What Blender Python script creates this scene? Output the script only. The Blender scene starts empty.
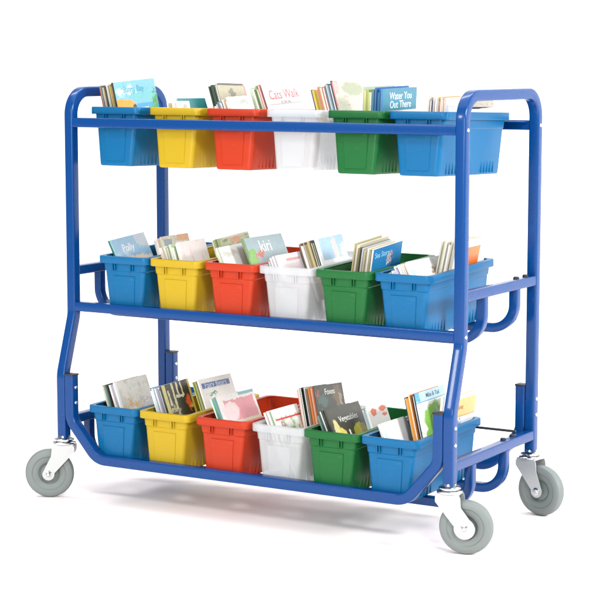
import bpy, bmesh, math, random
from mathutils import Vector, Matrix
R = math.radians
rnd = random.Random(7)
sc = bpy.context.scene
C = sc.collection

# ---------------------------------------------------------------- camera
cam_d = bpy.data.cameras.new('camera'); cam = bpy.data.objects.new('camera', cam_d); C.objects.link(cam)
cam.location = (3.1974, -4.141, 1.1873)
cam.rotation_euler = (R(90 - 7.1097), 0, R(30.8706))
cam_d.sensor_width = 36; cam_d.lens = 114.69; cam_d.clip_start = .05; cam_d.clip_end = 200
sc.camera = cam

# ---------------------------------------------------------------- studio light
w = bpy.data.worlds.new('World'); sc.world = w; w.use_nodes = True
w.node_tree.nodes['Background'].inputs[0].default_value = (1, 1, 1, 1)
w.node_tree.nodes['Background'].inputs[1].default_value = .62


def area(name, loc, aim, size, power, col=(1, 1, 1)):
    d = bpy.data.lights.new(name, 'AREA'); d.shape = 'RECTANGLE'; d.size, d.size_y = size; d.energy = power; d.color = col
    o = bpy.data.objects.new(name, d); C.objects.link(o); o.location = loc
    o.rotation_euler = (Vector(aim) - Vector(loc)).to_track_quat('-Z', 'Y').to_euler()
    return o


area('softbox_key', (3.9, -3.2, 3.4), (.7, .2, .5), (1.0, 1.0), 330, (1, .985, .96))
area('softbox_side', (5.0, .3, 2.1), (1.1, .2, .7), (.8, .8), 340)
area('softbox_overhead', (.5, -.1, 4.6), (.5, -.1, 0), (6.0, 5.2), 265)
area('fill_front', (1.1, -6.6, 1.7), (.6, 0, .3), (2.2, 1.6), 380)  # added front fill, brightens the lower tiers and the floor under the cart
area('softbox_front_high', (-.86, -3.85, 2.26), (1.17, 0, .42), (.75, .6), 85)
area('backdrop_fill', (-.5, 1.9, 7.2), (-1.5, 4.9, 2.0), (10, 1.2), 1100)  # added lamp out of view, keeps the backdrop from turning grey
sc.view_settings.view_transform = 'Standard'; sc.view_settings.look = 'None'
sc.view_settings.exposure = -0.8; sc.view_settings.gamma = 1
sc.cycles.max_bounces = 10; sc.cycles.transparent_max_bounces = 16


# ---------------------------------------------------------------- materials
def srgb(r, g, b):
    f = lambda c: (c / 255 / 12.92) if c / 255 <= .04045 else ((c / 255 + .055) / 1.055) ** 2.4
    return (f(r), f(g), f(b), 1)


def ink(*c):
    return tuple(v * .78 for v in srgb(*c)[:3]) + (1,)      # print on paper: white stock reflects about 0.75


def principled(name, col, rough=.5, **kw):
    m = bpy.data.materials.new(name); m.use_nodes = True
    b = m.node_tree.nodes['Principled BSDF']
    b.inputs['Base Color'].default_value = col; b.inputs['Roughness'].default_value = rough
    for k, v in kw.items(): b.inputs[k.replace('_', ' ')].default_value = v
    return m


def bumpy(m, scale, strength, dist=.001, rough_var=0):
    nt = m.node_tree; b = nt.nodes['Principled BSDF']
    tc = nt.nodes.new('ShaderNodeTexCoord')
    n = nt.nodes.new('ShaderNodeTexNoise'); n.inputs['Scale'].default_value = scale; n.inputs['Detail'].default_value = 4
    bp = nt.nodes.new('ShaderNodeBump'); bp.inputs['Strength'].default_value = strength; bp.inputs['Distance'].default_value = dist
    nt.links.new(tc.outputs['Object'], n.inputs['Vector']); nt.links.new(n.outputs['Fac'], bp.inputs['Height'])
    nt.links.new(bp.outputs['Normal'], b.inputs['Normal'])
    if rough_var:
        mr = nt.nodes.new('ShaderNodeMapRange'); base = b.inputs['Roughness'].default_value
        mr.inputs['To Min'].default_value = base - rough_var; mr.inputs['To Max'].default_value = base + rough_var
        n2 = nt.nodes.new('ShaderNodeTexNoise'); n2.inputs['Scale'].default_value = scale * .08; n2.inputs['Detail'].default_value = 3
        nt.links.new(tc.outputs['Object'], n2.inputs['Vector'])
        nt.links.new(n2.outputs['Fac'], mr.inputs['Value']); nt.links.new(mr.outputs['Result'], b.inputs['Roughness'])
    return m


PAINT = bumpy(principled('blue_powder_coat', (.0005, .041, .175, 1), .27, Specular_IOR_Level=.16, Coat_Weight=.3, Coat_Roughness=.1), 260, .05, .0005, .025)
ZINC = bumpy(principled('zinc_plate', (.43, .45, .45, 1), .36, Metallic=.45), 60, .12, .0008, .08)
CHROME = bumpy(principled('bright_steel', (.55, .57, .57, 1), .16, Metallic=1), 90, .1, .0005, .05)
RUBBER = bumpy(principled('grey_rubber', (.145, .170, .164, 1), .55), 220, .1, .0008, .08)
HUBM = bumpy(principled('grey_hub', (.12, .145, .14, 1), .45), 120, .1)
BLACKP = principled('black_plastic_cap', (.012, .013, .018, 1), .5)
WHITE = bumpy(principled('white_studio_paper', (.86, .86, .86, 1), .75), 40, .03)
FLOORM = bumpy(principled('warm_white_studio_floor', (.93, .86, .85, 1), .75), 40, .03)

BINCOL = dict(blue=(.0012, .118, .285, 1), yellow=(.46, .315, .012, 1), red=(.44, .034, .008, 1), green=(.008, .118, .026, 1))


def bin_mat(name, col):
    m = bpy.data.materials.new(name); m.use_nodes = True; nt = m.node_tree
    b = nt.nodes['Principled BSDF']; b.inputs['Base Color'].default_value = col; b.inputs['Roughness'].default_value = .36
    b.inputs['Specular IOR Level'].default_value = .26
    b.inputs['Subsurface Weight'].default_value = .12; b.inputs['Subsurface Radius'].default_value = (.01, .01, .01); b.inputs['Subsurface Scale'].default_value = .3
    bumpy(m, 330, .09, .0006, .06)
    # faint scuffs: thin pale rub marks in the plastic
    tc = nt.nodes.new('ShaderNodeTexCoord'); mp = nt.nodes.new('ShaderNodeMapping'); mp.inputs['Scale'].default_value = (14, 30, 60)
    sn = nt.nodes.new('ShaderNodeTexNoise'); sn.inputs['Scale'].default_value = 2.2; sn.inputs['Detail'].default_value = 9; sn.inputs['Distortion'].default_value = 1.2
    cr = nt.nodes.new('ShaderNodeMapRange'); cr.inputs['From Min'].default_value = .60; cr.inputs['From Max'].default_value = .74; cr.inputs['To Max'].default_value = .028
    mc = nt.nodes.new('ShaderNodeMix'); mc.data_type = 'RGBA'; mc.inputs[6].default_value = col; mc.inputs[7].default_value = (.7, .72, .75, 1)
    nt.links.new(tc.outputs['Object'], mp.inputs[0]); nt.links.new(mp.outputs[0], sn.inputs['Vector']); nt.links.new(sn.outputs['Fac'], cr.inputs['Value'])
    nt.links.new(cr.outputs['Result'], mc.inputs[0]); nt.links.new(mc.outputs[2], b.inputs['Base Color'])
    tr = nt.nodes.new('ShaderNodeBsdfTranslucent'); tr.inputs[0].default_value = col
    mx = nt.nodes.new('ShaderNodeMixShader'); mx.inputs[0].default_value = .12
    out = nt.nodes['Material Output']
    nt.links.new(b.outputs[0], mx.inputs[1]); nt.links.new(tr.outputs[0], mx.inputs[2]); nt.links.new(mx.outputs[0], out.inputs['Surface'])
    return m


BM = {k: bin_mat(k + '_polypropylene', v) for k, v in BINCOL.items()}


def clear_mat():
    m = bpy.data.materials.new('frosted_clear_polypropylene'); m.use_nodes = True; nt = m.node_tree
    b = nt.nodes['Principled BSDF']; b.inputs['Base Color'].default_value = (.72, .74, .75, 1); b.inputs['Roughness'].default_value = .28
    bumpy(m, 200, .1, .0006)
    tr = nt.nodes.new('ShaderNodeBsdfTranslucent'); tr.inputs[0].default_value = (.74, .76, .77, 1)
    tp = nt.nodes.new('ShaderNodeBsdfTransparent'); tp.inputs[0].default_value = (.96, .97, .98, 1)
    m1 = nt.nodes.new('ShaderNodeMixShader'); m1.inputs[0].default_value = .4
    m2 = nt.nodes.new('ShaderNodeMixShader'); m2.inputs[0].default_value = .57
    out = nt.nodes['Material Output']
    nt.links.new(b.outputs[0], m1.inputs[1]); nt.links.new(tr.outputs[0], m1.inputs[2])
    nt.links.new(m1.outputs[0], m2.inputs[1]); nt.links.new(tp.outputs[0], m2.inputs[2]); nt.links.new(m2.outputs[0], out.inputs['Surface'])
    return m


BM['clear'] = clear_mat()


def pages_mat():
    m = principled('paper_pages', (.78, .76, .7, 1), .8); nt = m.node_tree; b = nt.nodes['Principled BSDF']
    tc = nt.nodes.new('ShaderNodeTexCoord'); mp = nt.nodes.new('ShaderNodeMapping'); mp.inputs['Scale'].default_value = (2600, 3, 3)
    n = nt.nodes.new('ShaderNodeTexNoise'); n.inputs['Scale'].default_value = 1; n.inputs['Detail'].default_value = 2
    cr = nt.nodes.new('ShaderNodeValToRGB'); cr.color_ramp.elements[0].position = .3; cr.color_ramp.elements[0].color = (.5, .48, .43, 1)
    cr.color_ramp.elements[1].position = .62; cr.color_ramp.elements[1].color = (.86, .85, .8, 1)
    nt.links.new(tc.outputs['Object'], mp.inputs[0]); nt.links.new(mp.outputs[0], n.inputs['Vector']); nt.links.new(n.outputs['Fac'], cr.inputs[0])
    nt.links.new(cr.outputs[0], b.inputs['Base Color'])
    return m


PAGES = pages_mat()
_board = {}


def board_mat(col):
    if col not in _board:
        _board[col] = principled('book_board', tuple(v * .85 for v in srgb(*col)[:3]) + (1,), .42)
    return _board[col]


def art_mat(name, base, layers, seed=0):
    """printed cover: bands and soft-edged shapes in the cover's own UV square"""
    m = principled('printed_cover_' + name, ink(*base), .36, Coat_Weight=.25, Coat_Roughness=.2); nt = m.node_tree
    b = nt.nodes['Principled BSDF']
    tc = nt.nodes.new('ShaderNodeUVMap'); tc.uv_map = 'UVMap'
    ns = nt.nodes.new('ShaderNodeTexNoise'); ns.inputs['Scale'].default_value = 13; ns.inputs['Detail'].default_value = 8; ns.inputs['Roughness'].default_value = .62
    off = nt.nodes.new('ShaderNodeVectorMath'); off.operation = 'ADD'; off.inputs[1].default_value = (seed * 3.1, seed * 1.7, seed)
    nt.links.new(tc.outputs[0], off.inputs[0]); nt.links.new(off.outputs[0], ns.inputs['Vector'])
    cen = nt.nodes.new('ShaderNodeVectorMath'); cen.operation = 'SUBTRACT'; cen.inputs[1].default_value = (.5, .5, .5)
    nt.links.new(ns.outputs['Color'], cen.inputs[0])

    def math_(op, a, bb=None, cc=None, clamp=False):
        n = nt.nodes.new('ShaderNodeMath'); n.operation = op; n.use_clamp = clamp
        for i, v in enumerate((a, bb, cc)):
            if v is None: continue
            if isinstance(v, (int, float)): n.inputs[i].default_value = v
            else: nt.links.new(v, n.inputs[i])
        return n.outputs[0]
    cur = nt.nodes.new('ShaderNodeRGB'); cur.outputs[0].default_value = ink(*base); cur = cur.outputs[0]
    for L in layers:
        amp = L[-1]
        sca = nt.nodes.new('ShaderNodeVectorMath'); sca.operation = 'SCALE'; nt.links.new(cen.outputs[0], sca.inputs[0]); sca.inputs['Scale'].default_value = amp
        add = nt.nodes.new('ShaderNodeVectorMath'); nt.links.new(tc.outputs[0], add.inputs[0]); nt.links.new(sca.outputs[0], add.inputs[1])
        sp = nt.nodes.new('ShaderNodeSeparateXYZ'); nt.links.new(add.outputs[0], sp.inputs[0])
        u, v = sp.outputs[0], sp.outputs[1]
        if L[0] == 'rect':      # u0,u1,v0,v1,col,amp
            _, u0, u1, v0, v1, col, _a = L
            cx, cy, rx, ry = (u0 + u1) / 2, (v0 + v1) / 2, (u1 - u0) / 2, (v1 - v0) / 2
            d = math_('MAXIMUM', math_('DIVIDE', math_('ABSOLUTE', math_('SUBTRACT', u, cx)), rx), math_('DIVIDE', math_('ABSOLUTE', math_('SUBTRACT', v, cy)), ry))
            k = 60
        elif L[0] == 'ell':
            _, cx, cy, rx, ry, col, _a = L
            dx = math_('DIVIDE', math_('SUBTRACT', u, cx), rx); dy = math_('DIVIDE', math_('SUBTRACT', v, cy), ry)
            d = math_('SQRT', math_('ADD', math_('MULTIPLY', dx, dx), math_('MULTIPLY', dy, dy))); k = 6
        elif L[0] == 'blot':    # noise blotches: scale, threshold, col
            _, scale, th, col, _a = L
            n2 = nt.nodes.new('ShaderNodeTexNoise'); n2.inputs['Scale'].default_value = scale; n2.inputs['Detail'].default_value = 6
            nt.links.new(off.outputs[0], n2.inputs['Vector'])
            d = math_('ADD', math_('SUBTRACT', th, n2.outputs['Fac']), 1.0); k = 9
        fac = math_('MULTIPLY', math_('SUBTRACT', 1.0, d), k, clamp=True)
        mx = nt.nodes.new('ShaderNodeMix'); mx.data_type = 'RGBA'
        nt.links.new(fac, mx.inputs[0]); nt.links.new(cur, mx.inputs[6]); mx.inputs[7].default_value = ink(*col)
        cur = mx.outputs[2]
    # fine variation of the print: brush-like streaks and small coloured detail
    st = nt.nodes.new('ShaderNodeTexNoise'); st.inputs['Scale'].default_value = 26; st.inputs['Detail'].default_value = 7; st.inputs['Distortion'].default_value = 1.6
    nt.links.new(off.outputs[0], st.inputs['Vector'])
    ov = nt.nodes.new('ShaderNodeMix'); ov.data_type = 'RGBA'; ov.blend_type = 'OVERLAY'; ov.inputs[0].default_value = .38
    nt.links.new(cur, ov.inputs[6]); nt.links.new(st.outputs['Color'], ov.inputs[7])
    nt.links.new(ov.outputs[2], b.inputs['Base Color'])
    return m


# ---------------------------------------------------------------- helpers
def tag(o, label=None, cat=None, group=None, kind=None):
    if label: o['label'] = label
    if cat: o['category'] = cat
    if group: o['group'] = group
    if kind: o['kind'] = kind
    return o


def mesh_obj(name, bm, mats, parent=None, smooth=True, angle=35):
    bmesh.ops.recalc_face_normals(bm, faces=bm.faces)
    me = bpy.data.meshes.new(name); bm.to_mesh(me); bm.free()
    for m in (mats if isinstance(mats, (list, tuple)) else [mats]): me.materials.append(m)
    if smooth:
        for p in me.polygons: p.use_smooth = True
        me.set_sharp_from_angle(angle=R(angle))
    o = bpy.data.objects.new(name, me); C.objects.link(o)
    if parent: o.parent = parent
    return o


def empty(name, loc=(0, 0, 0)):
    o = bpy.data.objects.new(name, None); o.empty_display_size = .05; o.location = loc; C.objects.link(o)
    return o


def fillet(pts, radii, seg=10):
    """rounds the inner corners of a polyline"""
    pts = [Vector(p) for p in pts]; out = [pts[0]]
    for i in range(1, len(pts) - 1):
        r = radii[i - 1]; a, b, c = pts[i - 1], pts[i], pts[i + 1]
        u = (a - b).normalized(); v = (c - b).normalized(); ang = u.angle(v)
        t = r / math.tan(ang / 2)
        p0 = b + u * t; p1 = b + v * t
        ctr = b + (u + v).normalized() * (r / math.sin(ang / 2))
        a0 = p0 - ctr; a1 = p1 - ctr; tot = a0.angle(a1); ax = a0.cross(a1).normalized()
        for k in range(seg + 1):
            out.append(ctr + Matrix.Rotation(tot * k / seg, 3, ax) @ a0)
    out.append(pts[-1])
    return out


def sq_profile(wx, wy, r, seg=4):
    P = []
    for cx, cy, a0 in ((wx - r, wy - r, 0), (-(wx - r), wy - r, 90), (-(wx - r), -(wy - r), 180), (wx - r, -(wy - r), 270)):
        for k in range(seg + 1):
            a = R(a0 + 90 * k / seg); P.append((cx + r * math.cos(a), cy + r * math.sin(a)))
    return P


def sweep(bm, path, normal, prof):
    """square tube along a planar path; 'normal' is the plane's normal"""
    N = Vector(normal).normalized(); rings = []
    n = len(path)
    for i, p in enumerate(path):
        t = (path[min(i + 1, n - 1)] - path[max(i - 1, 0)]).normalized()
        s = N.cross(t).normalized()
        if 0 < i < n - 1:
            d1 = (path[i] - path[i - 1]).normalized(); d2 = (path[i + 1] - path[i]).normalized()
            k = 1 / max(.5, math.cos(d1.angle(d2) / 2))
        else: k = 1
        rings.append([bm.verts.new(p + N * a + s * b * k) for a, b in prof])
    m = len(prof)
    for A, B in zip(rings, rings[1:]):
        for j in range(m): bm.faces.new((A[j], A[(j + 1) % m], B[(j + 1) % m], B[j]))
    bm.faces.new(rings[0]); bm.faces.new(rings[-1])


def lathe(bm, prof, axis_o, axis, seg=40, close=True):
    """prof: (radius, height) pairs around an axis"""
    ax = Vector(axis).normalized(); o = Vector(axis_o)
    u = ax.orthogonal().normalized(); v = ax.cross(u); rings = []
    for r, h in prof:
        if r < 1e-6: rings.append([bm.verts.new(o + ax * h)]); continue
        rings.append([bm.verts.new(o + ax * h + (u * math.cos(2 * math.pi * k / seg) + v * math.sin(2 * math.pi * k / seg)) * r) for k in range(seg)])
    for A, B in zip(rings, rings[1:]):
        for k in range(seg):
            a = A if len(A) == 1 else None; b = B if len(B) == 1 else None
            q = [A[0]] if a else [A[k], A[(k + 1) % seg]]
            q += [B[0]] if b else [B[(k + 1) % seg], B[k]]
            if len(q) > 2: bm.faces.new(q)


def box(bm, c, s, M=None, bev=0):
    r = bmesh.ops.create_cube(bm, size=1); vs = r['verts']
    for v in vs:
        v.co = Vector((v.co.x * s[0] + c[0], v.co.y * s[1] + c[1], v.co.z * s[2] + c[2]))
    if bev: 
        es = list({e for v in vs for e in v.link_edges})
        rr = bmesh.ops.bevel(bm, geom=es, offset=bev, segments=2, affect='EDGES', profile=.5); vs = list({v for f in rr['faces'] for v in f.verts} | {v for v in vs if v.is_valid})
    if M is not None:
        for v in vs: v.co = M @ v.co


# ---------------------------------------------------------------- setting
bm = bmesh.new()
q = [bm.verts.new(p) for p in ((-9, -9, 0), (11, -9, 0), (11, 3.5, 0), (-9, 3.5, 0))]; bm.faces.new(q)
tag(mesh_obj('floor', bm, FLOORM, smooth=False), 'seamless white studio floor under the cart', kind='structure')
bm = bmesh.new(); prof = []
for k in range(25):
    a = R(90 * k / 24); prof.append((3.5 + 1.6 * math.sin(a), 1.6 - 1.6 * math.cos(a)))
prof.append((5.1, 7.0))
rows = [[bm.verts.new((x, y, z)) for x in (-12, 14)] for y, z in prof]
for a, b in zip(rows, rows[1:]): bm.faces.new((a[0], a[1], b[1], b[0]))
tag(mesh_obj('backdrop', bm, WHITE), 'plain white studio backdrop behind the cart', kind='structure')

# ---------------------------------------------------------------- cart
L, D, F = 1.1762, .4277, .0516
H = .0138
ZTOP = 1.12 - H
ZR, ZMS, ZMF, ZBS, ZBF = 1.0243, .6213, .5237, .2118, .1176
cart = empty('book_cart', (0, 0, 0))
tag(cart, 'blue steel book cart with three open shelf tiers and four grey swivel casters', 'book cart')
PP = sq_profile(H, H, .0042)
PR = sq_profile(.0128, .0128, .0035)
for x in (0, L):
    path = fillet([(x, -F, .166), (x, -F, .342), (x, 0, .500), (x, 0, ZTOP), (x, D, ZTOP), (x, D, .166)], [.09, .09, .062, .062], 12)
    bm = bmesh.new(); sweep(bm, path, (1, 0, 0), PP)
    mesh_obj('side_frame', bm, PAINT, cart)


def bar(name, a, b, n, prof=PR, mat=PAINT):
    bm = bmesh.new(); sweep(bm, [Vector(a), Vector(b)], n, prof)
    return mesh_obj(name, bm, mat, cart)


g = H - .0005
for y, z in ((0, ZR), (D, ZR), (0, ZMF)):
    bar('rail', (g, y, z), (L - g, y, z), (0, 1, 0))
# thin ledge strips that carry the rims of the top bins
for y0, y1 in ((.0122, .0245), (D - .045, D - .0125)):
    bm = bmesh.new(); box(bm, (L / 2, (y0 + y1) / 2, ZR + .0085), (L - .034, y1 - y0, .003)); mesh_obj('ledge', bm, PAINT, cart)
for x in (0, L):
    bar('shelf_bar', (x, g, ZMS), (x, D - g, ZMS), (1, 0, 0))
    bar('shelf_bar', (x, -F + g, ZBS), (x, D - g, ZBS), (1, 0, 0))


def sling(y, ztop, zrun, r=.062):
    e = .0124
    path = fillet([(0, y, ztop - e), (0, y, zrun), (L, y, zrun), (L, y, ztop - e)], [r, r], 14)
    bm = bmesh.new(); sweep(bm, path, (0, 1, 0), sq_profile(.0118, .0118, .0034)); mesh_obj('shelf_support', bm, PAINT, cart)


sling(.120, ZMS, .4995); sling(.312, ZMS, .5062)
sling(.062, ZBS, .0932); sling(.258, ZBS, .0960)
XS = H + .0142
for y in (-F, D):
    path = fillet([(XS, y, .340), (XS, y, .218), (XS + .088, y, ZBF), (L - XS - .088, y, ZBF), (L - XS, y, .218), (L - XS, y, .340)], [.05, .06, .06, .05], 12)
    bm = bmesh.new(); sweep(bm, path, (0, 1, 0), sq_profile(.0140, .0138, .004)); mesh_obj('base_rail', bm, PAINT, cart)
    for x in (XS, L - XS):
        bm = bmesh.new(); box(bm, (x, y, .3425), (.0296, .0296, .005), bev=.0015); mesh_obj('end_cap', bm, BLACKP, cart)
# thin retaining rods behind the bins
for y, z in ((.330, .236),):
    bm = bmesh.new(); lathe(bm, [(0, 0), (.0035, 0), (.0035, L), (0, L)], (0, y, z), (1, 0, 0), 12)
    mesh_obj('rod', bm, BLACKP, cart)


def bolt(p, ax):
    bm = bmesh.new(); lathe(bm, [(0, .0036), (.0025, .0035), (.0042, .0024), (.0050, .001), (.0050, -.001), (0, -.001)], p, ax, 16)
    mesh_obj('bolt', bm, CHROME, cart)


for x, s in ((0, -1), (L, 1)):
    for y in (-F, D):
        for z in (.308, .266):
            bolt((x + s * H, y, z), (s, 0, 0)); bolt((x - s * (H + .0283), y, z), (-s, 0, 0))
    for y, z in ((0, ZR), (D, ZR), (0, ZMF)):
        bolt((x + s * H, y, z), (s, 0, 0))
        bolt((x + s * H, y, z - .0), (s, 0, 0)) if False else None
    for y, z in ((.328, ZMS), (.385, ZMS), (.262, ZBS), (.318, ZBS)):
        bm = bmesh.new(); lathe(bm, [(.0, .0065), (.006, .006), (.0078, .004), (.0078, -.001), (0, -.001)], (x - s * .004, y, z + .0124), (0, 0, 1), 16)
        mesh_obj('screw_cap', bm, BLACKP, cart)


def caster(sx, sy, sz, tx, ty, brake, er=.0165):
    """swivel caster: fork is the part, its wheel pieces are sub-parts. (tx, ty) = trail of the wheel from the stem"""
    t = Vector((tx, ty, 0)); tl = t.length; t.normalize(); ax = Vector((-t.y, t.x, 0))
    rw = .067; wc = Vector((sx, sy, rw)) + t * tl
    M = Matrix(((t.x, ax.x, 0, wc.x), (t.y, ax.y, 0, wc.y), (0, 0, 1, rw), (0, 0, 0, 1)))
    bm = bmesh.new()
    zt = sz - .020 - rw; halfw = .0215
    for s in (-1, 1):       # two tapered fork plates with round lower ends
        out = []
        for k in range(17):
            a = R(170 + 200 * k / 16); out.append((er * math.cos(a), er * math.sin(a)))
        out += [(-tl + .033, zt - .030), (-tl + .031, zt - .006), (-tl + .027, zt), (-tl - .027, zt), (-tl - .031, zt - .006), (-tl - .031, zt - .018)]
        A = [bm.verts.new((x, s * halfw, z)) for x, z in out]; B = [bm.verts.new((x, s * (halfw + .003), z)) for x, z in out]
        n = len(out)
        for j in range(n): bm.faces.new((A[j], A[(j + 1) % n], B[(j + 1) % n], B[j]))
        bm.faces.new(A); bm.faces.new(B)
    box(bm, (-tl, 0, zt + .0008), (.056, 2 * halfw + .006, .004), bev=.001)
    Mw = Matrix.Translation((-tl - .0295, 0, zt - .011)) @ Matrix.Rotation(R(0), 4, 'Y')
    box(bm, (0, 0, 0), (.003, 2 * halfw - .001, .020), Mw, bev=.0008)      # web that joins the plates
    bm.transform(M)
    fork = mesh_obj('caster', bm, ZINC, cart)
    bm = bmesh.new()
    base = (sx, sy, sz - .020)
    lathe(bm, [(0, .0), (.028, .0), (.0315, .002), (.032, .006), (.029, .0085), (.0225, .0095), (.0225, .0110), (.0275, .0125), (.0275, .0150), (.022, .0185), (.0165, .0195), (.0155, .024), (0, .024)], base, (0, 0, 1), 40)
    mesh_obj('swivel_ring', bm, CHROME, fork)
    bm = bmesh.new()
    T = .0155
    prof = [(.030, -T * .62), (.034, -T * .74), (.0445, -T * .80), (.0475, -T * .97), (.052, -T), (.0585, -T * .97), (.0635, -T * .80), (.0662, -T * .45), (.067, -T * .15), (.067, T * .15), (.0662, T * .45), (.0635, T * .80), (.0585, T * .97), (.052, T), (.0475, T * .97), (.0445, T * .80), (.034, T * .74), (.030, T * .62), (.030, -T * .62)]
    lathe(bm, prof, (0, 0, 0), (0, 1, 0), 80); bm.transform(M); mesh_obj('tyre', bm, RUBBER, fork)
    bm = bmesh.new()
    lathe(bm, [(0, -.0185), (.010, -.0185), (.011, -.007), (.024, -.005), (.0299, -.0085), (.0299, .0085), (.024, .005), (.011, .007), (.010, .0185), (0, .0185)], (0, 0, 0), (0, 1, 0), 48)
    bm.transform(M); mesh_obj('hub', bm, HUBM, fork)
    if er > .02:
        for s in (-1, 1):
            bm = bmesh.new()
            lathe(bm, [(0, .0012), (.0245, .0012), (.0262, .0006), (.0262, -.0002), (0, -.0002)], (0, s * (halfw + .003), 0), (0, s, 0), 40)
            bm.transform(M); mesh_obj('hub_cap', bm, ZINC, fork)
    for s in (-1, 1):
        bm = bmesh.new()
        lathe(bm, [(0, .0078), (.0042, .0076), (.0058, .0058), (.0066, .0030), (.0100, .0022), (.0104, .0), (0, .0)], (0, s * (halfw + .003), 0), (0, s, 0), 24)
        bm.transform(M); mesh_obj('axle_bolt', bm, CHROME, fork)
    if brake:
        bm = bmesh.new()
        Mr = M @ Matrix.Rotation(R(38 * brake), 4, 'Y') 
        out = [(-.020, -.005), (.012, -.008), (.036, -.004), (.040, .001), (.034, .005), (.008, .008), (-.020, .006)]
        for s in (-1, 1):
            A = [bm.verts.new(Mr @ Vector((x, s * (halfw + .0050), z))) for x, z in out]; B = [bm.verts.new(Mr @ Vector((x, s * (halfw + .0075), z))) for x, z in out]; n = len(out)
            for j in range(n): bm.faces.new((A[j], A[(j + 1) % n], B[(j + 1) % n], B[j]))
            bm.faces.new(A); bm.faces.new(B)
        box(bm, (.034, 0, .001), (.004, 2 * halfw + .016, .007), Mr, bev=.001)
        mesh_obj('brake_lever', bm, ZINC, fork)
    return fork


caster(0, -F, .168, -.036, -.020, 0)
caster(L, -F, .168, .041, .010, 0, .0265)
caster(L, D, .168, .034, -.006, 0)
caster(0, D, .168, -.030, .028, 0)


# ---------------------------------------------------------------- book bins
BW, BD, BH = .163, .368, .158


def rr(hx, hy, r, cy, z, seg=6):
    P = []
    for sx, sy, a0 in ((1, 1, 0), (-1, 1, 90), (-1, -1, 180), (1, -1, 270)):
        for k in range(seg + 1):
            a = R(a0 + 90 * k / seg)
            P.append(Vector((sx * (hx - r) + r * math.cos(a), cy + sy * (hy - r) + r * math.sin(a), z)))
    return P


def loft(bm, loops, cap0=True, cap1=True, wrap=False):
    rings = [[bm.verts.new(p) for p in lp] for lp in loops]; m = len(rings[0])
    pairs = list(zip(rings, rings[1:])) + ([(rings[-1], rings[0])] if wrap else [])
    for A, B in pairs:
        for j in range(m): bm.faces.new((A[j], A[(j + 1) % m], B[(j + 1) % m], B[j]))
    if cap0: bm.faces.new(rings[0])
    if cap1: bm.faces.new(rings[-1])


def bin_meshes(mat):
    cy = BD / 2
    hb, ht = .0545, .0695          # half widths of the body, bottom and top
    db, dt = BD / 2 - .0095, BD / 2 - .0085
    t = .0026
    bm = bmesh.new()
    def hw(z): return hb + (ht - hb) * z / BH
    # body with a shallow step below the rim
    zs = .116
    loft(bm, [rr(hb - .005, db - .005, .008, cy, 0), rr(hb - .0012, db - .0012, .0105, cy, .0012), rr(hb, db, .0115, cy, .0045), rr(hw(.009), db, .0115, cy, .009),
              rr(hw(zs - .004), dt - .001, .0115, cy, zs - .004), rr(hw(zs), dt - .001, .0115, cy, zs), rr(hw(zs) + .0024, dt + .0007, .0125, cy, zs + .0026), rr(hw(zs + .006) + .0024, dt + .0007, .0125, cy, zs + .006), rr(ht + .0024, dt + .001, .0125, cy, BH - .003),
              rr(ht + .0024 - t, dt + .001 - t, .0105, cy, BH - .003), rr(hw(zs) + .0022 - t, dt - .002, .0105, cy, zs + .002), rr(hb - t, db - t, .009, cy, .007), rr(hb - .006, db - .006, .007, cy, .0042)])
    # raised panel on both ends
    for s, y0 in ((-1, cy - db), (1, cy + db)):
        A = [(-.031, .012), (.031, .012), (.0365, .106), (-.0365, .106)]
        ys = y0 + s * .0 ; yo = y0 + s * .0022
        v0 = [bm.verts.new((x, ys - s * .001, z)) for x, z in A]; v1 = [bm.verts.new((x * .955, yo, z + (.002 if z < .05 else -.002))) for x, z in A]
        for j in range(4): bm.faces.new((v0[j], v0[(j + 1) % 4], v1[(j + 1) % 4], v1[j]))
        bm.faces.new(v1)
        for x in (-.033, -.026, .026, .033):    # two pairs of ribs under the lip
            box(bm, (x, y0 + s * .004, BH - .026), (.0022, .0085, .024))
    # low fins along both sides near the ends
    for s in (-1, 1):
        for k in range(5):
            box(bm, (s * (hw(.020) - .0006), BD - .052 - k * .017, .020), (.0046, .0030, .030), bev=.0006)
            box(bm, (s * (hw(.020) - .0006), .052 + k * .017, .020), (.0046, .0030, .030), bev=.0006)
    body = mesh_obj('body', bm, mat, angle=32)
    # rim: flat lip with a turned-down edge
    bm = bmesh.new(); hx, hy = BW / 2, BD / 2; zt = BH
    loft(bm, [rr(hx - .002, hy - .002, .016, cy, zt), rr(hx - .0004, hy - .0004, .0165, cy, zt - .0008), rr(hx, hy, .017, cy, zt - .0025), rr(hx, hy, .017, cy, zt - .0185),
              rr(hx - .0008, hy - .0008, .0165, cy, zt - .0195), rr(hx - .0024, hy - .0024, .016, cy, zt - .0190), rr(hx - .0026, hy - .0026, .015, cy, zt - .0035),
              rr(ht + .0015, dt + .0012, .018, cy, zt - .0035), rr(ht + .0015 - t * .8, dt - .0014, .018, cy, zt - .0038), rr(ht + .0008 - t, dt - .0020, .018, cy, zt - .001), rr(ht + .0025 - t, dt - .0008, .018, cy, zt)], False, False, True)
    rim = mesh_obj('rim', bm, mat, angle=40)
    return body.data, rim.data, body, rim


BINMESH = {}
for c in ('blue', 'yellow', 'red', 'clear', 'green'):
    b_, r_, ob, orr = bin_meshes(BM[c]); BINMESH[c] = (b_, r_)
    bpy.data.objects.remove(ob); bpy.data.objects.remove(orr)

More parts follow.
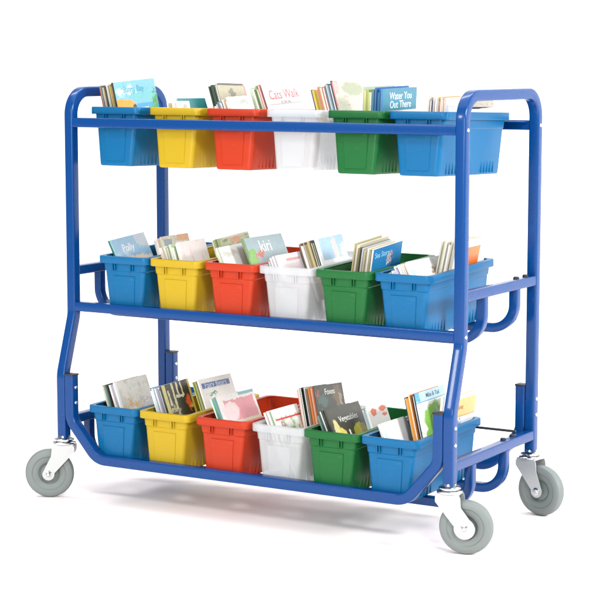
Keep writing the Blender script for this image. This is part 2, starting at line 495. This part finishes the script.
TIERS = dict(
    top=([.0485, .2420, .4240, .6070, .7880, .9625], .0125, 1.067 - BH, -1.4),
    mid=([.0813, .249, .425, .593, .762, .932], .006, .6663 - BH, 2.0),
    bot=([.0857, .254, .436, .61, .765, .932], -.0590 + .022, .2657 - BH, 1.0))
TIERS['bot'] = ([v - .010 for v in TIERS['bot'][0]], -.045, .1045, .8)
TNAME = dict(top='top', mid='middle', bot='bottom')
KEYS = ['blueL', 'yel', 'red', 'clear', 'green', 'blueR']
COLN = dict(blueL='blue', yel='yellow', red='red', clear='clear', green='green', blueR='blue')
BINN = dict(blueL='left blue bin', yel='yellow bin', red='red bin', clear='clear bin', green='green bin', blueR='right blue bin')
LAB = dict(blueL='blue plastic book bin at the left end of the %s tier, before the yellow one',
           yel='yellow plastic book bin on the %s tier of the blue cart', red='red plastic book bin on the %s tier of the blue cart',
           clear='frosted clear plastic book bin on the %s tier of the blue cart', green='green plastic book bin on the %s tier of the blue cart',
           blueR='blue plastic book bin at the right end of the %s tier, after the green one')
BINS = {}
for t, (xs, y, z, tilt) in TIERS.items():
    for k, x in zip(KEYS, xs):
        o = empty('book_bin', (x + BW / 2, y, z)); o.rotation_euler = (R(tilt + rnd.uniform(-.15, .15)), 0, R(rnd.uniform(-.3, .3)))
        tag(o, LAB[k] % TNAME[t], 'bin', 'plastic book bins on the cart')
        for nm, me in zip(('body', 'rim'), BINMESH[COLN[k]]):
            c = bpy.data.objects.new(nm, me); C.objects.link(c); c.parent = o
        BINS[t, k] = o

# ---------------------------------------------------------------- books
CN = {}


def colname(c):
    import colorsys
    h, s, v = colorsys.rgb_to_hsv(*[q / 255 for q in c])
    if s < .13: return 'white' if v > .82 else 'pale grey' if v > .62 else 'grey' if v > .3 else 'black'
    h *= 360
    nm = 'red' if h < 14 or h > 342 else 'orange' if h < 38 else 'yellow' if h < 62 else 'green' if h < 160 else 'teal' if h < 195 else 'blue' if h < 255 else 'purple'
    if nm == 'orange' and s < .45: nm = 'tan'
    if nm == 'orange' and v < .6: nm = 'brown'
    if nm == 'yellow' and (s < .45 or v < .7): nm = 'olive' if v < .7 else 'cream'
    if nm == 'red' and s < .45 and v > .7: nm = 'pink'
    if v < .35: nm = 'dark ' + nm
    elif s < .35 and nm not in ('cream', 'tan', 'pink', 'olive'): nm = 'pale ' + nm
    return nm


def board(bm, x0, x1, w, h, r, mat_i, uvl, face_plus):
    seg = 5; P = []
    if r > 0:
        for cy_, cz, a0 in ((w - r, h - r, 0), (r, h - r, 90), (r, r, 180), (w - r, r, 270)):
            for k in range(seg + 1):
                a = R(a0 + 90 * k / seg); P.append((cy_ + r * math.cos(a), cz + r * math.sin(a)))
    else: P = [(w, h), (0, h), (0, 0), (w, 0)]
    A = [bm.verts.new((x0, y, z)) for y, z in P]; B = [bm.verts.new((x1, y, z)) for y, z in P]; n = len(P)
    for j in range(n): bm.faces.new((A[j], A[(j + 1) % n], B[(j + 1) % n], B[j])).material_index = 0
    bm.faces.new(A).material_index = 0
    f = bm.faces.new(B); f.material_index = mat_i
    for l in f.loops: l[uvl].uv = (l.vert.co.y / w, l.vert.co.z / h)


def make_book(Mw, T, wd, h, col, art, rev, r, label, title=None):
    """origin at the bottom, front, left corner: x = thickness, y = cover width, z = height"""
    o = empty('book'); o.matrix_world = Mw
    tag(o, label, 'book', 'books standing in the bins')
    tb = min(.0016, T * .16) if r == 0 else .0012
    bm = bmesh.new(); uvl = bm.loops.layers.uv.new('UVMap')
    board(bm, 0, tb, wd, h, r, 0, uvl, False)
    board(bm, T - tb, T, wd, h, r, 1 if art else 0, uvl, True)
    ys = (0, tb) if not rev else (wd - tb, wd)
    if not r: box(bm, (T / 2, (ys[0] + ys[1]) / 2, h / 2), (T - 2 * tb, tb, h))
    cov = mesh_obj('cover', bm, [board_mat(col)] + ([art] if art else []), o, smooth=False)
    bm = bmesh.new(); ins = .0022 if T > .005 else .0009
    y0, y1 = (tb, wd - ins) if not rev else (ins, wd - tb)
    if r: y0, y1 = .001, wd - .001
    if r:
        uv2 = bm.loops.layers.uv.new('UVMap'); board(bm, tb, T - tb, y1 - y0, h - 2 * .0008, r, 0, uv2, True)
        for v in bm.verts: v.co.y += y0; v.co.z += .0008
    else: box(bm, (T / 2, (y0 + y1) / 2, h / 2), (T - 2 * tb, y1 - y0, h - 2 * ins))
    mesh_obj('pages', bm, PAGES, o, smooth=False)
    for ti in (title or []):
        txt, u, v, size, tcol = ti
        cu = bpy.data.curves.new('title', 'FONT'); cu.body = txt; cu.size = size; cu.align_x = 'CENTER'; cu.align_y = 'CENTER'; cu.extrude = .00012
        cu.space_line = .85; cu.offset = .0001
        cu.materials.append(board_mat(tcol))
        tmp = bpy.data.objects.new('lettering', cu)
        me = bpy.data.meshes.new_from_object(tmp); bpy.data.objects.remove(tmp)
        to = bpy.data.objects.new('title', me); C.objects.link(to); to.parent = cov
        # text plane: x -> local +y, y -> local +z, normal -> local +x
        to.matrix_local = Matrix(((0, 0, 1, T + .0002), (1, 0, 0, u * wd), (0, 1, 0, v * h), (0, 0, 0, 1)))
    return o


W, WH = (244, 244, 240), (250, 250, 250)
ART = dict(
    beach=((120, 182, 206), [('ell', .75, .80, .5, .07, (110, 185, 190), .3), ('ell', .25, .88, .3, .05, (190, 225, 235), .3), ('rect', -1, 2, .50, .70, (70, 160, 215), .03), ('ell', .12, .68, .36, .11, (240, 160, 50), .10), ('rect', -1, .75, .55, .645, (240, 225, 150), .05), ('ell', .42, .665, .05, .035, (60, 70, 60), .1),
                             ('ell', .97, .84, .09, .05, (70, 150, 80), .4), ('ell', .95, .72, .10, .05, (60, 160, 60), .4), ('ell', .9, .64, .12, .04, (90, 180, 80), .4)]),
    beige=((178, 172, 148), [('blot', 7, .55, (175, 168, 140), 0), ('ell', .5, .8, .14, .1, (120, 118, 100), .5), ('rect', -1, 2, .965, 1.2, (90, 90, 80), .01), ('rect', .93, 2, .0, 1.2, (190, 140, 130), .03)]),
    whitepink=((250, 248, 246), [('rect', .05, .9, .64, .66, (205, 205, 205), .01)]),
    palemap=((196, 198, 178), [('ell', .05, .9, .12, .3, (225, 170, 165), .2), ('ell', .55, .78, .34, .2, (160, 170, 142), .25), ('blot', 9, .57, (190, 150, 140), 0)]),
    teal=((58, 138, 165), [('rect', -1, 2, -1, .735, (248, 248, 248), .0), ('rect', .55, 1.1, .60, .67, (180, 170, 150), .04)]),
    tealplain=((32, 120, 125), [('rect', -1, 2, -1, .5, (20, 100, 105), 0)]),
    sky=((150, 195, 225), [('blot', 4, .52, (190, 215, 232), 0), ('ell', .55, .62, .5, .09, (238, 222, 205), .25), ('rect', .0, .05, -1, 2, (150, 215, 215), .0), ('ell', .95, .9, .3, .1, (200, 212, 225), .3)]),
    storybook=((228, 220, 200), [('blot', 6, .5, (195, 190, 165), 0), ('rect', .05, .35, .84, .95, (150, 165, 175), .06), ('rect', .55, 1.2, .9, 1.2, (232, 175, 125), .04), ('ell', .3, .8, .1, .05, (215, 150, 110), .3)]),
    pinkwhite=((246, 240, 238), [('blot', 5, .56, (235, 215, 215), 0), ('ell', .75, .56, .25, .05, (190, 90, 110), .3), ('ell', .35, .55, .15, .04, (90, 120, 70), .4)]),
    greens=((176, 186, 140), [('blot', 6, .5, (110, 130, 80), 0), ('ell', .5, .86, .2, .07, (215, 140, 110), .5), ('rect', .1, 1.2, .95, 1.2, (205, 205, 180), .03)]),
    whitegreen=((250, 250, 248), [('rect', .86, 1.2, -1, .92, (160, 205, 110), .08), ('ell', .4, .9, .3, .05, (225, 225, 215), .3), ('rect', -1, .06, -1, 2, (190, 200, 170), .03)]),
    kiri=((160, 184, 190), [('blot', 4, .5, (160, 185, 190), 0), ('rect', -1, .22, .0, .82, (130, 185, 90), .12), ('ell', .3, .72, .14, .07, (200, 120, 100), .4), ('rect', -1, .05, .7, 2, (120, 150, 110), .04)]),
    pinksheet=((244, 234, 236), [('rect', .2, 1.2, -1, .86, (238, 222, 226), .03), ('rect', .35, .8, .89, .93, (225, 170, 170), .05), ('rect', -1, .06, -1, 2, (170, 170, 170), .0)]),
    paleblue=((160, 194, 218), [('blot', 3, .5, (160, 198, 226), 0), ('ell', .62, .78, .10, .22, (232, 200, 195), .35), ('ell', .9, .7, .12, .2, (220, 208, 220), .3), ('rect', -1, .1, -1, 2, (236, 240, 244), .0), ('rect', -1, 2, -1, .62, (240, 240, 240), .02)]),
    deepblue=((36, 128, 186), [('ell', .62, .84, .10, .035, (235, 170, 130), .5), ('ell', .55, .78, .10, .02, (240, 240, 240), .5), ('rect', -1, 2, -1, .70, (20, 90, 150), .02)]),
    messy=((242, 240, 236), [('ell', .8, .78, .2, .10, (170, 140, 115), .4), ('blot', 4, .54, (215, 212, 208), 0), ('ell', .1, .8, .08, .1, (190, 210, 230), .3)]),
    orange=((244, 242, 236), [('rect', .04, .78, .40, .925, (236, 118, 34), .01), ('ell', .40, .82, .03, .05, (200, 150, 120), .2)]),
    pale=((224, 222, 212), [('blot', 5, .48, (208, 204, 192), 0), ('blot', 11, .58, (186, 186, 176), 0), ('ell', .3, .66, .4, .03, (215, 180, 110), .5), ('ell', .85, .68, .2, .03, (190, 170, 205), .4), ('rect', -1, .07, -1, 2, (238, 240, 238), 0)]),
    jungle=((48, 46, 34), [('rect', -1, .12, -1, 2, (212, 206, 130), .02), ('ell', .25, .62, .22, .07, (205, 196, 150), .35), ('ell', .25, .62, .14, .04, (60, 55, 40), .3), ('rect', .33, .40, .66, 2, (220, 216, 170), .10), ('rect', .5, .56, .84, .98, (225, 222, 190), .12), ('rect', .42, .72, .80, .84, (225, 222, 190), .10), ('rect', .66, .71, .84, .98, (225, 222, 190), .10), ('rect', .16, .22, .72, .92, (215, 210, 160), .12),
                              ('ell', .82, .72, .10, .10, (222, 90, 40), .3), ('ell', .93, .66, .1, .04, (225, 190, 70), .3), ('rect', .93, 1.2, -1, 2, (215, 190, 90), .02), ('blot', 12, .62, (150, 150, 120), 0)]),
    fairy=((244, 244, 240), [('rect', .05, .90, .79, .905, (62, 100, 160), .01), ('ell', .3, .65, .15, .03, (90, 150, 110), .4)]),
    pinkcov=((240, 238, 232), [('rect', .18, .95, .55, .93, (228, 150, 158), .08), ('ell', .3, .78, .22, .14, (246, 222, 222), .2), ('rect', .2, 1.2, -1, .66, (232, 226, 200), .04), ('rect', .6, 1.2, .955, 2, (130, 180, 190), .02), ('rect', -1, .05, -1, 2, (90, 150, 150), 0)]),
    garden=((240, 240, 232), [('blot', 8, .5, (150, 190, 120), 0), ('rect', -1, 2, .88, 2, (250, 250, 248), .01), ('rect', .0, 2, .84, .865, (220, 70, 80), .01), ('ell', .25, .78, .1, .05, (170, 150, 150), .4)]),
    darkcov=((52, 54, 48), [('ell', .25, .74, .2, .1, (66, 92, 86), .4), ('ell', .78, .8, .16, .2, (105, 84, 62), .4), ('ell', .1, .86, .08, .04, (150, 70, 50), .4), ('ell', .86, .74, .07, .12, (150, 130, 105), .3)]),
    pears=((58, 58, 46), [('blot', 9, .58, (78, 76, 60), 0), ('ell', .24, .62, .15, .13, (220, 200, 95), .10), ('ell', .14, .74, .08, .12, (215, 205, 140), .10), ('ell', .78, .62, .22, .13, (196, 188, 50), .10), ('ell', .86, .60, .12, .08, (222, 205, 90), .12), ('ell', .47, .6, .05, .09, (230, 232, 210), .2)]),
    clown=((248, 246, 240), [('ell', .28, .78, .16, .14, (238, 104, 36), .22), ('ell', .75, .86, .2, .1, (238, 104, 36), .22), ('ell', .8, .66, .15, .06, (236, 100, 36), .2)]),
    plainwhite=((250, 250, 248), [('ell', .1, .8, .05, .1, (190, 220, 220), .3), ('ell', .6, .7, .3, .1, (238, 238, 240), .3)]),
    tree=((250, 250, 246), [('rect', -1, 2, .895, 2, (176, 208, 228), .0), ('rect', -1, .18, .895, 2, (80, 160, 215), .03), ('rect', -1, 2, .885, .897, (110, 150, 190), .0), ('ell', .55, .70, .42, .17, (128, 186, 70), .22), ('ell', .35, .55, .22, .12, (128, 186, 70), .3), ('blot', 14, .6, (100, 165, 55), 0), ('ell', .62, .66, .14, .12, (200, 196, 208), .25), ('ell', .6, .58, .1, .04, (110, 90, 130), .3), ('rect', -1, 2, .885, .897, (110, 150, 190), .0), ('rect', -1, 2, .897, 2, (176, 208, 228), .0), ('rect', -1, .15, .897, 2, (90, 165, 220), .06)]),
    tan=((226, 232, 236), [('rect', -1, 2, .74, .95, (232, 190, 120), .01), ('rect', -1, 2, .735, .75, (215, 160, 90), .01), ('rect', -1, 2, .95, 2, (205, 210, 190), .01), ('ell', .45, .64, .12, .05, (120, 160, 200), .4), ('ell', .3, .60, .04, .02, (60, 80, 140), .3)]),
    white=(WH, [('blot', 5, .52, (205, 200, 190), 0), ('ell', .6, .9, .3, .04, (170, 180, 170), .4)]),
)
ARTM = {k: art_mat(k, v[0], v[1], i + 1) for i, (k, v) in enumerate(ART.items())}

# pack: tier, bin, top-front corner of the cover that shows, lean, pitch, cover width, thickness of the stack
# then: spine colours from left to right, cover picture, what the picture shows, titles, rounded corner, spine turned to the rear
DG, OL, TN, BR = (50, 66, 58), (150, 140, 80), (196, 170, 130), (140, 84, 50)
PACKS = [
    ('top', 'blueL', (0.1043, 0.0480, 1.1314), 11.1, 3.2, 0.193, 0.0553, [(150, 70, 50), (120, 130, 120), (60, 66, 60), (210, 215, 200), (64, 70, 56), (150, 146, 90), (170, 150, 80), (186, 160, 120), (56, 52, 40)],
     'beach', 'light blue book with orange beach and palms', [('Sunny Bay', .45, .89, .024, (60, 140, 160))], 0, 0),
    ('top', 'yel', (0.2894, 0.0850, 1.0903), 20, -0.6, 0.133, 0.0280, [W, (225, 215, 215), W, (235, 230, 225), (32, 120, 125)], 'tealplain', 'low teal book', None, 0, 1),
    ('top', 'yel', (0.2560+.058, 0.0460, 1.0830), 12, 0.0, 0.060, 0.0500, [W, (225, 205, 205), (236, 232, 226), (190, 170, 150), W, (214, 200, 196)], 'white', 'very low white book at the front', None, 0, 1),
    ('top', 'yel', (0.3219, 0.2250, 1.1303), 18.1, -1.7, 0.140, 0.0279, [(70, 84, 76), (176, 188, 180), (60, 84, 72), (230, 228, 215), (66, 72, 60)], 'beige', 'beige picture book with rounded corners', None, .012, 0),
    ('top', 'red', (0.4745, 0.0400, 1.0962), 20, 1.3, 0.110, 0.0480, [W, (200, 208, 200), (236, 236, 236), (90, 130, 110), W, (180, 150, 110), (244, 240, 236)], 'white', 'low white book', None, 0, 1),
    ('top', 'red', (0.5055, 0.1650, 1.1286), 18.7, 2.5, 0.190, 0.0472, [(90, 104, 92), (200, 215, 190), W, (104, 128, 84), (150, 170, 120), W, (190, 120, 120), W], 'whitepink', 'white book with pink lettering', [('Cats Walk', .5, .80, .036, (200, 95, 105)), ('by the sea', .5, .685, .012, (170, 170, 170))], 0, 0),
    ('top', 'clear', (0.7136, 0.1750, 1.1393), 16.7, -1.1, 0.175, 0.0740, [(70, 84, 120), (160, 150, 110), (205, 180, 80), (196, 170, 90), (120, 140, 160), (190, 120, 90), (205, 195, 160), (90, 120, 140), (60, 90, 110), (140, 160, 170), (60, 60, 64), (205, 110, 110)],
     'palemap', 'pale green and pink book', None, .010, 0),
    ('top', 'green', (0.9250, 0.0650, 1.1190), -3.0, 1.1, 0.180, 0.0600, [(196, 190, 130), (150, 170, 90), (186, 196, 150), (60, 130, 170), (36, 100, 160), (40, 90, 140), (200, 150, 60), (60, 130, 180)], 'teal', 'teal and white book', [('Water You', .52, .905, .026, (235, 245, 250)), ('Out There', .52, .80, .026, (235, 245, 250))], 0, 0),
    ('top', 'blueR', (1.1060, 0.0480, 1.1000), -4, 0.7, 0.130, 0.0480, [(200, 190, 170), (90, 110, 150), (225, 215, 200), (170, 150, 150), (236, 230, 220), (206, 170, 120), (190, 70, 40), (190, 70, 40)], 'messy', 'low white book with brown drawing', None, 0, 1),
    ('top', 'blueR', (1.0950, 0.1900, 1.0960), 8, -1.0, 0.150, 0.0422, [(226, 215, 200), (190, 170, 160), W, (200, 205, 200), (226, 216, 206)], 'storybook', 'low pale book', None, 0, 0),
    ('mid', 'blueL', (0.0930, 0.0400, 0.7040), 24.1, 4.1, 0.168, 0.0060, [(36, 104, 104)], 'sky', 'sky blue book with teal edge', [('Polly', .42, .84, .030, (245, 248, 250))], 0, 0),
    ('mid', 'blueL', (0.1627, 0.1870, 0.7060), 17.4, 0.5, 0.131, 0.0340, [(226, 220, 196), (200, 205, 195), (232, 228, 215), (215, 205, 180)], 'storybook', 'cream picture book with orange corner', None, 0, 0),
    ('mid', 'yel', (0.3180, 0.0360, 0.7105), 17.2, 0.8, 0.128, 0.0700, [(232, 220, 206), (240, 232, 222), (222, 206, 196), (236, 230, 222), (160, 170, 140), (212, 214, 200), (240, 236, 228), (130, 150, 110), (232, 232, 222), (236, 228, 220)], 'pinkwhite', 'white book with pink flowers', None, 0, 0),
    ('mid', 'yel', (0.3580, 0.1820, 0.7104), 17.2, 3.5, 0.150, 0.0300, [(200, 205, 170), (120, 140, 96), (214, 214, 196), (150, 160, 110)], 'greens', 'green patterned book', None, 0, 0),
    ('mid', 'red', (0.4480, 0.0320, 0.7022), 24.1, 1.7, 0.136, 0.0090, [(200, 206, 176), (226, 228, 210)], 'whitegreen', 'white book with green edge', None, 0, 1),
    ('mid', 'red', (0.4855, 0.0960, 0.7233), 24.1, 0.0, 0.198, 0.0060, [(120, 140, 100)], 'kiri', 'grey blue picture book with white lettering', [('kiri', .5, .84, .046, (250, 250, 248))], 0, 0),
    ('mid', 'clear', (0.6230, 0.0320, 0.6900), 21.1, 0.6, 0.155, 0.0207, [(176, 176, 176), (236, 226, 230), (226, 218, 226), (242, 238, 240)], 'pinksheet', 'pale pink and white book', None, 0, 1),
    ('mid', 'clear', (0.6783, 0.1500, 0.7266), 18.8, 1.7, 0.142, 0.0583, [(84, 90, 84), (150, 120, 96), W, (150, 150, 110), (186, 176, 130), (120, 116, 90), (70, 76, 66), (240, 240, 240)], 'paleblue', 'pale blue book with pink streaks', None, 0, 0),
    ('mid', 'green', (0.8995, 0.0660, 0.7167), -10.5, 4.5, 0.152, 0.0600, [(168, 166, 120), (200, 190, 166), (110, 110, 84), (220, 212, 196), (170, 160, 130), (206, 200, 180), (150, 146, 120), (222, 220, 205)], 'deepblue', 'deep blue book with orange figure', [('Sea Story', .32, .90, .020, (150, 205, 235))], 0, 0),
    ('mid', 'blueR', (1.0050, 0.0360, 0.6942), 24.1, 0.5, 0.200, 0.0560, [W, (232, 236, 240), (210, 216, 222), W, (226, 224, 220), (200, 186, 170), W], 'messy', 'white book with brown drawing', None, .008, 1),
    ('mid', 'blueR', (1.0880, 0.1650, 0.7331), -12.5, 1.2, 0.172, 0.0480, [(205, 200, 190), (230, 226, 216), (176, 176, 168), (236, 232, 222), (200, 190, 170), W], 'orange', 'orange book with white border', None, 0, 0),
    ('bot', 'blueL', (0.1370, -0.0060, 0.3225), 18.8, 1.2, 0.152, 0.0480, [(70, 92, 80), (196, 196, 170), (90, 190, 200), (60, 56, 50), (226, 226, 220), (180, 150, 160), (60, 140, 190), W], 'pale', 'pale book with fine drawing', None, 0, 0),
    ('bot', 'yel', (0.2900, -0.0020, 0.3259), 18.5, 1.7, 0.128, 0.0403, [(96, 150, 176), (215, 215, 222), (160, 150, 170), (190, 196, 210), (76, 100, 120), (56, 56, 40)], 'jungle', 'dark jungle book with cream lettering', None, 0, 0),
    ('bot', 'yel', (0.3309, 0.1140, 0.3302), 21.3, -1.4, 0.160, 0.0231, [(200, 190, 90), (86, 106, 96), (150, 170, 120), (226, 90, 70), W], 'fairy', 'white book with blue title band', [('Fairy Bears', .47, .848, .024, (205, 215, 235))], 0, 0),
    ('bot', 'red', (0.4600, -0.0040, 0.3105), 23.9, -0.9, 0.188, 0.0142, [(232, 236, 230), (80, 150, 120), (110, 150, 150)], 'pinkcov', 'pink and white picture book', None, 0, 0),
    ('bot', 'clear', (0.6400, -0.0040, 0.2940), 24.1, -0.4, 0.123, 0.0285, [W, (226, 110, 110), (240, 240, 236), (150, 190, 130), (236, 240, 236)], 'garden', 'white book with green garden picture', None, 0, 1),
    ('bot', 'clear', (0.6975, 0.1100, 0.3449), 13.5, -3.9, 0.145, 0.0549, [(40, 40, 38), (196, 205, 200), (70, 110, 96), (110, 96, 84), (200, 110, 50), (236, 200, 160), (190, 90, 40), (60, 60, 54)], 'darkcov', 'dark picture book with white title', [('Foxes', .52, .88, .022, (215, 215, 205))], 0, 0),
    ('bot', 'green', (0.7990, -0.0040, 0.3100), 24.1, -0.8, 0.170, 0.0300, [(90, 130, 116), (56, 74, 66), (206, 215, 205), (44, 56, 50), (226, 230, 226), (60, 62, 50)], 'pears', 'dark book with two yellow pears', [('Vegetables', .55, .835, .022, (225, 225, 220))], 0, 0),
    ('bot', 'green', (0.8611, 0.1000, 0.3074), 21.5, -2.8, 0.100, 0.0212, [(206, 214, 216), (160, 176, 180), (226, 232, 230)], 'clown', 'white book with orange shapes', None, 0, 1),
    ('bot', 'blueR', (0.9560, -0.0020, 0.2887), 20.2, -0.4, 0.139, 0.0120, [(216, 222, 216), (236, 236, 232)], 'plainwhite', 'plain white book with rounded corners', None, .014, 1),
    ('bot', 'blueR', (1.0043, 0.0900, 0.3550), 13.0, 0.2, 0.164, 0.0351, [(44, 40, 34), (216, 150, 50), (226, 160, 60), (52, 52, 60), (28, 34, 48)], 'tree', 'white book with green tree and blue title band', [('Mike & Tad', .58, .945, .016, (70, 80, 100))], 0, 0),
    ('bot', 'blueR', (1.0720, 0.1500, 0.3407), -5.6, -0.8, 0.180, 0.0240, [W, (226, 228, 230), (205, 196, 170)], 'tan', 'white book with tan title band', [('A Home', .35, .85, .020, (150, 90, 50))], 0, 0),
]
ORD = ['leftmost', 'second', 'third', 'fourth', 'fifth', 'sixth', 'seventh', 'eighth', 'ninth', 'tenth', 'eleventh', 'twelfth', 'thirteenth', 'fourteenth', 'fifteenth']
used = {}
FLOORZ = .0065
for (t, k, P1, lean, pit, wd, T, cols, art, desc, titles, rad, rev) in PACKS:
    B = BINS[t, k]
    a, p = R(lean), R(pit)
    n = Vector((math.cos(a), 0, math.sin(a))); up = Vector((-math.sin(a), 0, math.cos(a)))
    yd = Vector((0, math.cos(p), 0)) + up * math.sin(p); zd = n.cross(yd).normalized()
    P1 = Vector(P1)
    bz = TIERS[t][2] + math.tan(R(TIERS[t][3])) * (P1.y + wd * .5 - TIERS[t][1]) + FLOORZ
    # height so that the lower corner reaches the floor of the bin
    h0 = (P1.z - bz) / max(.5, zd.z) - abs(math.sin(a)) * T * .5 - abs(math.sin(p)) * wd * .5
    # keep the stack between the side walls of its bin: the leaning books jam against the lower wall
    bx = B.location.x; zr = TIERS[t][2] + BH; hwr = .0675
    tz = (P1.z - zr) / math.cos(a)
    left = P1.x - T / math.cos(a) * (1 if True else 0) + math.sin(a) * tz
    if left < bx - hwr: P1.x += bx - hwr - left
    right = P1.x + math.sin(a) * tz
    if right > bx + hwr: P1.x -= right - bx - hwr
    left = P1.x - T / math.cos(a) + math.sin(a) * tz
    if left < bx - hwr: T = max(.004, T - (bx - hwr - left) * math.cos(a))
    hwb = .054
    if a > 0: h0 = min(h0, (bx + hwb - P1.x) / math.sin(a))
    elif a < 0: h0 = min(h0, (P1.x - T * math.cos(a) - bx + hwb) / math.sin(-a))
    over = P1.y + wd - (TIERS[t][1] + BD - .010)
    if over > 0: wd -= over
    nb = max(len(cols), min(14, round(T / .0050)))
    if nb > len(cols):
        extra = [tuple(min(255, max(0, v + rnd.randint(-22, 22))) for v in rnd.choice(cols)) for _ in range(nb - len(cols))]
        for e_ in extra: cols.insert(rnd.randrange(len(cols)), e_)
    m = len(cols); ws = [rnd.uniform(.6, 1.4) for _ in cols]; s = sum(ws); ws = [q / s * T for q in ws]
    x = -T
    dyr = P1.y - TIERS[t][1]
    row = 'rear' if dyr >= .10 else 'middle' if dyr > .065 and t == 'top' and k == 'yel' else 'front'
    for i, (c, tk) in enumerate(zip(cols, ws)):
        last = i == m - 1
        dh = 0 if last else rnd.uniform(-.010, .003); dy = 0 if last else rnd.uniform(-.001, .009); wd_i = wd if last else wd * rnd.uniform(.86, 1.0)
        h = h0 + dh
        org = P1 + n * (x + .0002) + yd * dy - zd * h0
        # keep the book inside the bin's end walls
        M = Matrix(((n.x, yd.x, zd.x, org.x), (n.y, yd.y, zd.y, org.y), (n.z, yd.z, zd.z, org.z), (0, 0, 0, 1)))
        where = '%s of the %s' % (row, BINN[k])
        if last: lab = '%s, %s tier' % (desc, TNAME[t] + ' ' + BINN[k].replace('left blue bin', 'left blue bin').strip())
        else:
            lab = '%s %s book, %s from left at %s %s, %s tier' % ('thick' if tk > .0085 else 'thin', colname(c), ORD[i] if i else 'first', row, BINN[k], TNAME[t])
        if last: lab = '%s in the %s %s' % (desc, TNAME[t], BINN[k])
        make_book(M, tk - .0004, wd_i, h, c, ARTM[art] if last else None, (rev if last else rnd.random() < .25), rad if last else 0, lab, titles if last else None)
        x += tk
